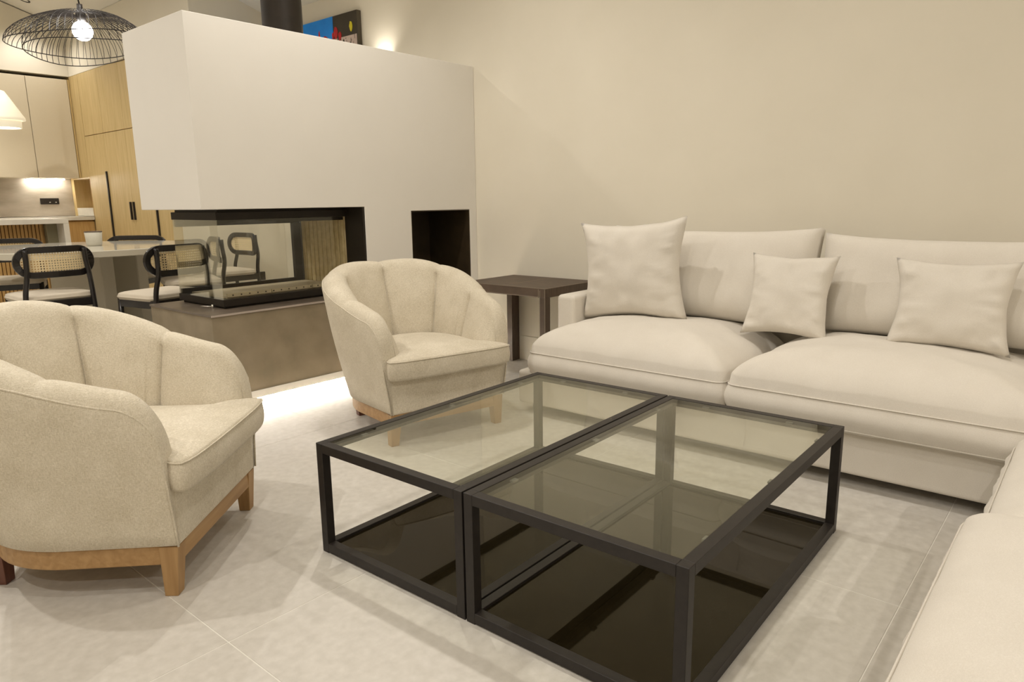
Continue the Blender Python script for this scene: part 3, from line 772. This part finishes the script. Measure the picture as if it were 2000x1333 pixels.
def nb(name, x0, x1, y0, y1, z0, z1, mat='oak', parent=ni):
    return box(name, x0-3.3, x1-3.3, y0-9.33, y1-9.33, z0-RZ, z1-RZ, mat, parent)
nb('upper_panel', 3.30, XW-0.003, 9.333, 9.945, 1.525, 2.697)
nb('niche_back', 3.60, 3.62, 9.333, 9.945, 1.09, 1.525, 'oak_dark')
nb('niche_side', 3.30, 3.60, 9.333, 9.345, 1.09, 1.525, 'oak_dark'); nb('niche_side', 3.30, 3.60, 9.86, 9.945, 1.09, 1.525)
nb('lower_panel', 3.305, XW-0.003, 9.345, 9.945, RZ+0.001, 1.04, 'oak')
nb('niche_shelf', 3.30, 3.60, 9.345, 9.86, 1.172, 1.185, 'counter')
nb('niche_fill', 3.302, 3.60, 9.345, 9.86, 1.09, 1.172, 'counter')
for k, (a, b, lab) in enumerate(((2.847, 3.272, 'beige wall cabinet beside the oak panel'), (2.42, 2.845, 'beige wall cabinet second from the oak panel'), (1.99, 2.418, 'beige wall cabinet third from the oak panel'))):
    u = thing('wall_cabinet', lab, 'cabinet', (a, 9.576, 1.54), 0, 'beige wall cabinets')
    box('carcass', 0.001, b-a-0.001, 0.022, 0.37, 0.0, 1.125, 'cab', u)
    box('door', G/2, b-a-G/2, 0.0, 0.020, -0.003, 1.12, 'cab', u, bevel=0.0015)
tag(box('filler_strip', 3.276, 3.296, 9.58, 9.945, 1.54, 2.665, 'oak'), 'narrow oak filler strip beside the wall cabinets', 'strip')
u = thing('cabinet_light', 'bright LED bar under the wall cabinet', 'light', (2.80, 9.86, 1.525))
box('profile', 0, 0.41, 0, 0.03, 0.006, 0.014, 'plastic_pale', u); box('diffuser', 0.004, 0.406, 0.002, 0.028, 0.0, 0.006, 'led_kitchen', u)
tag(box('backsplash', 0.9, 3.298, 9.945, 9.965, 1.09, 1.54, 'splash'), 'grey veined stone backsplash above the worktop', 'backsplash')
sk = thing('socket_panel', 'black triple socket panel on the stone backsplash', 'socket', (2.935, 9.944, 1.235))
box('plate', 0, 0.20, -0.010, 0.0, 0, 0.072, 'plastic_dark', sk, bevel=0.002)
for x in (0.085, 0.15):
    bm = bmesh.new(); cyl(bm, (x+0.015, -0.0105, 0.036), (x+0.015, -0.012, 0.036), 0.022, n=20); so_ = obj('socket', bm, 'plastic_dark', sk)
    box('contact', x+0.007, x+0.023, -0.0128, -0.012, 0.018, 0.028, 'plastic_pale', so_)
tag(box('worktop', 0.9, 3.298, 9.33, 9.944, 1.045, 1.085, 'counter', bevel=0.002), 'pale stone kitchen worktop below the backsplash', 'worktop')
for k, (a, b) in enumerate(((2.70, 3.298), (2.10, 2.698), (1.50, 2.098))):
    u = thing('base_cabinet', ('honey oak base cabinet beside the oak panel', 'honey oak base cabinet second from the oak panel', 'honey oak base cabinet third from the oak panel')[k], 'cabinet', (a, 9.35, RZ), 0, 'oak base cabinets')
    box('carcass', 0.001, b-a-0.001, 0.022, 0.59, 0.001, 0.893, 'oak_dark', u); box('door', G/2, b-a-G/2, 0, 0.02, 0.06, 0.875, 'oak_dark', u, bevel=0.0015)
isl = thing('kitchen_island', 'stone-topped kitchen island with a vertical oak slat front', 'island', (1.2, 8.2, RZ))
def ib(name, x0, x1, y0, y1, z0, z1, mat, parent=isl, bevel=0.0):
    return box(name, x0-1.2, x1-1.2, y0-8.2, y1-8.2, z0-RZ, z1-RZ, mat, parent, bevel=bevel)
ib('island_top', 1.2, 2.648, 8.2, 8.9, 1.035, 1.085, 'counter', bevel=0.002)
ib('waterfall_end', 2.598, 2.648, 8.2, 8.9, RZ, 1.0345, 'counter')
ib('island_body', 1.2, 2.50, 8.48, 8.88, RZ, 1.0345, 'oak_dark'); ib('side_panel', 2.50, 2.597, 8.40, 8.88, RZ, 1.0345, 'island_side')
x = 1.215
while x < 2.48:
    ib('slat', x, x+0.024, 8.455, 8.48, RZ+0.03, 1.034, 'oak_dark'); x += 0.0335

# outlet by the chair
ol = thing('wall_socket', 'dark wall socket low on the wall beside a dining chair', 'socket', (3.75, 6.55, 0.445))
box('plate', 0, 0.085, -0.010, -0.0005, 0, 0.085, 'plastic_dark', ol, bevel=0.002)
bm = bmesh.new(); cyl(bm, (0.0425, -0.010, 0.0425), (0.0425, -0.012, 0.0425), 0.026, n=20); obj('socket', bm, 'steel_black', ol)

# ------------------------------------------------------------------ pendant lamps
def wire_lamp():
    c = Vector((2.31, 6.30, 2.665))
    t = thing('pendant_lamp', 'large black wire pendant lamp with a glowing globe bulb', 'lamp', c)
    def dome(center, rx, ry, drop, tilt, rot, nw, name):
        R = Matrix.Rotation(tilt, 3, Vector((0.762, 0.648, 0))) @ Matrix.Rotation(rot, 3, 'Z')
        ce = Vector(center)
        def pt(a, f):
            wob = 1+0.05*math.sin(3*a+1)
            p = Vector((rx*wob*math.cos(a)*math.sin(f*PI/2)**0.9, ry*wob*math.sin(a)*math.sin(f*PI/2)**0.9, -drop*(1-math.cos(f*PI/2))**0.9 - 0.02*math.sin(2*a)*f*f))
            base = Vector((0.035*math.cos(a), 0.035*math.sin(a), 0))
            q = R @ p
            k = f
            return base*(1-k) + q + ce*k
        bm = bmesh.new()
        for i in range(nw):
            a = 2*PI*i/nw
            sweep(bm, [pt(a, 0.02+0.98*k/9) for k in range(10)], 0.0022, 4)
        o = obj(name, bm, 'black', t)
        bm = bmesh.new(); sweep(bm, [pt(2*PI*i/72, 1.0) for i in range(72)], 0.0038, 5, closed=True); obj('rim_wire', bm, 'black', o)
        return o
    dome((-0.05, 0.03, 0.0), 0.47, 0.47, 0.215, -0.09, 0.2, 58, 'wire_shade')
    dome((0.01, -0.01, -0.03), 0.43, 0.43, 0.24, -0.12, 0.9, 48, 'wire_shade')
    bm = bmesh.new(); lathe(bm, [(0, -0.05), (0.034, -0.05), (0.036, 0.0), (0.02, 0.045), (0.02, 0.07), (0, 0.07)], 24); obj('lamp_holder', bm, 'black', t, smooth=True)
    bm = bmesh.new(); sweep(bm, [(0, 0, 0.07), (-0.01, 0.01, 0.16), (-0.03, 0.02, 0.28), (-0.04, 0.03, 0.5), (-0.04, 0.03, ceil_z(2.27)-2.665-0.01)], 0.006, 8); obj('cord', bm, 'black', t, smooth=True)
    bm = bmesh.new(); bmesh.ops.create_uvsphere(bm, u_segments=28, v_segments=18, radius=0.072); bmesh.ops.translate(bm, vec=(0, 0, -0.125), verts=bm.verts)
    obj('bulb', bm, 'bulb', t, smooth=True)
    return t
wire_lamp()
pl = thing('pendant_lamp', 'pale two-tier cone pendant lamp at the left edge over the island', 'lamp', (2.42, 9.0, 2.0))
bm = bmesh.new(); lathe(bm, [(0.02, 0.40), (0.05, 0.39), (0.20, 0.125), (0.203, 0.10), (0.175, 0.095), (0.17, 0.10)], 40); obj('upper_shade', bm, 'shade', pl, smooth=True)
bm = bmesh.new(); lathe(bm, [(0.165, 0.10), (0.16, 0.02), (0.15, 0.02), (0.155, 0.10)], 40); obj('lower_shade', bm, 'shade', pl, smooth=True)
bm = bmesh.new(); lathe(bm, [(0, 0.03), (0.15, 0.03), (0.15, 0.034), (0, 0.034)], 40); obj('diffuser', bm, M['down'], pl)
bm = bmesh.new(); cyl(bm, (0, 0, 0.38), (0, 0, ceil_z(2.42)-2.0-0.01), 0.005, n=8); obj('cord', bm, 'black', pl)

# ------------------------------------------------------------------ ceiling downlights
PLACE = ['behind the left armchair', 'over the second armchair', 'left of the coffee tables', 'between the coffee tables and the long sofa', 'on the left half of the living room',
         'behind the corner sofa, added as unseen fill', 'behind the camera on the left', 'over the dining table', 'left of the dining table', 'in the top left corner, before the kitchen wall', 'further left before the kitchen wall', 'left of the island']
for (x, y, wt, an), pn in zip(SPOTS, PLACE):
    sl = math.atan(0.31)*(1 if x > 0.3 else -1)
    d = thing('ceiling_downlight', 'small round recessed ceiling downlight ' + pn, 'light', (x, y, ceil_z(x)), 0, 'recessed ceiling downlights')
    d.rotation_euler = (0, sl, 0)
    bm = bmesh.new(); lathe(bm, [(0.036, -0.002), (0.055, -0.006), (0.055, 0.004), (0.036, 0.004)], 28); obj('trim_ring', bm, 'black', d, smooth=True)
    bm = bmesh.new(); lathe(bm, [(0, -0.001), (0.036, -0.001), (0.036, 0.004), (0, 0.004)], 28); obj('lens', bm, 'down', d)
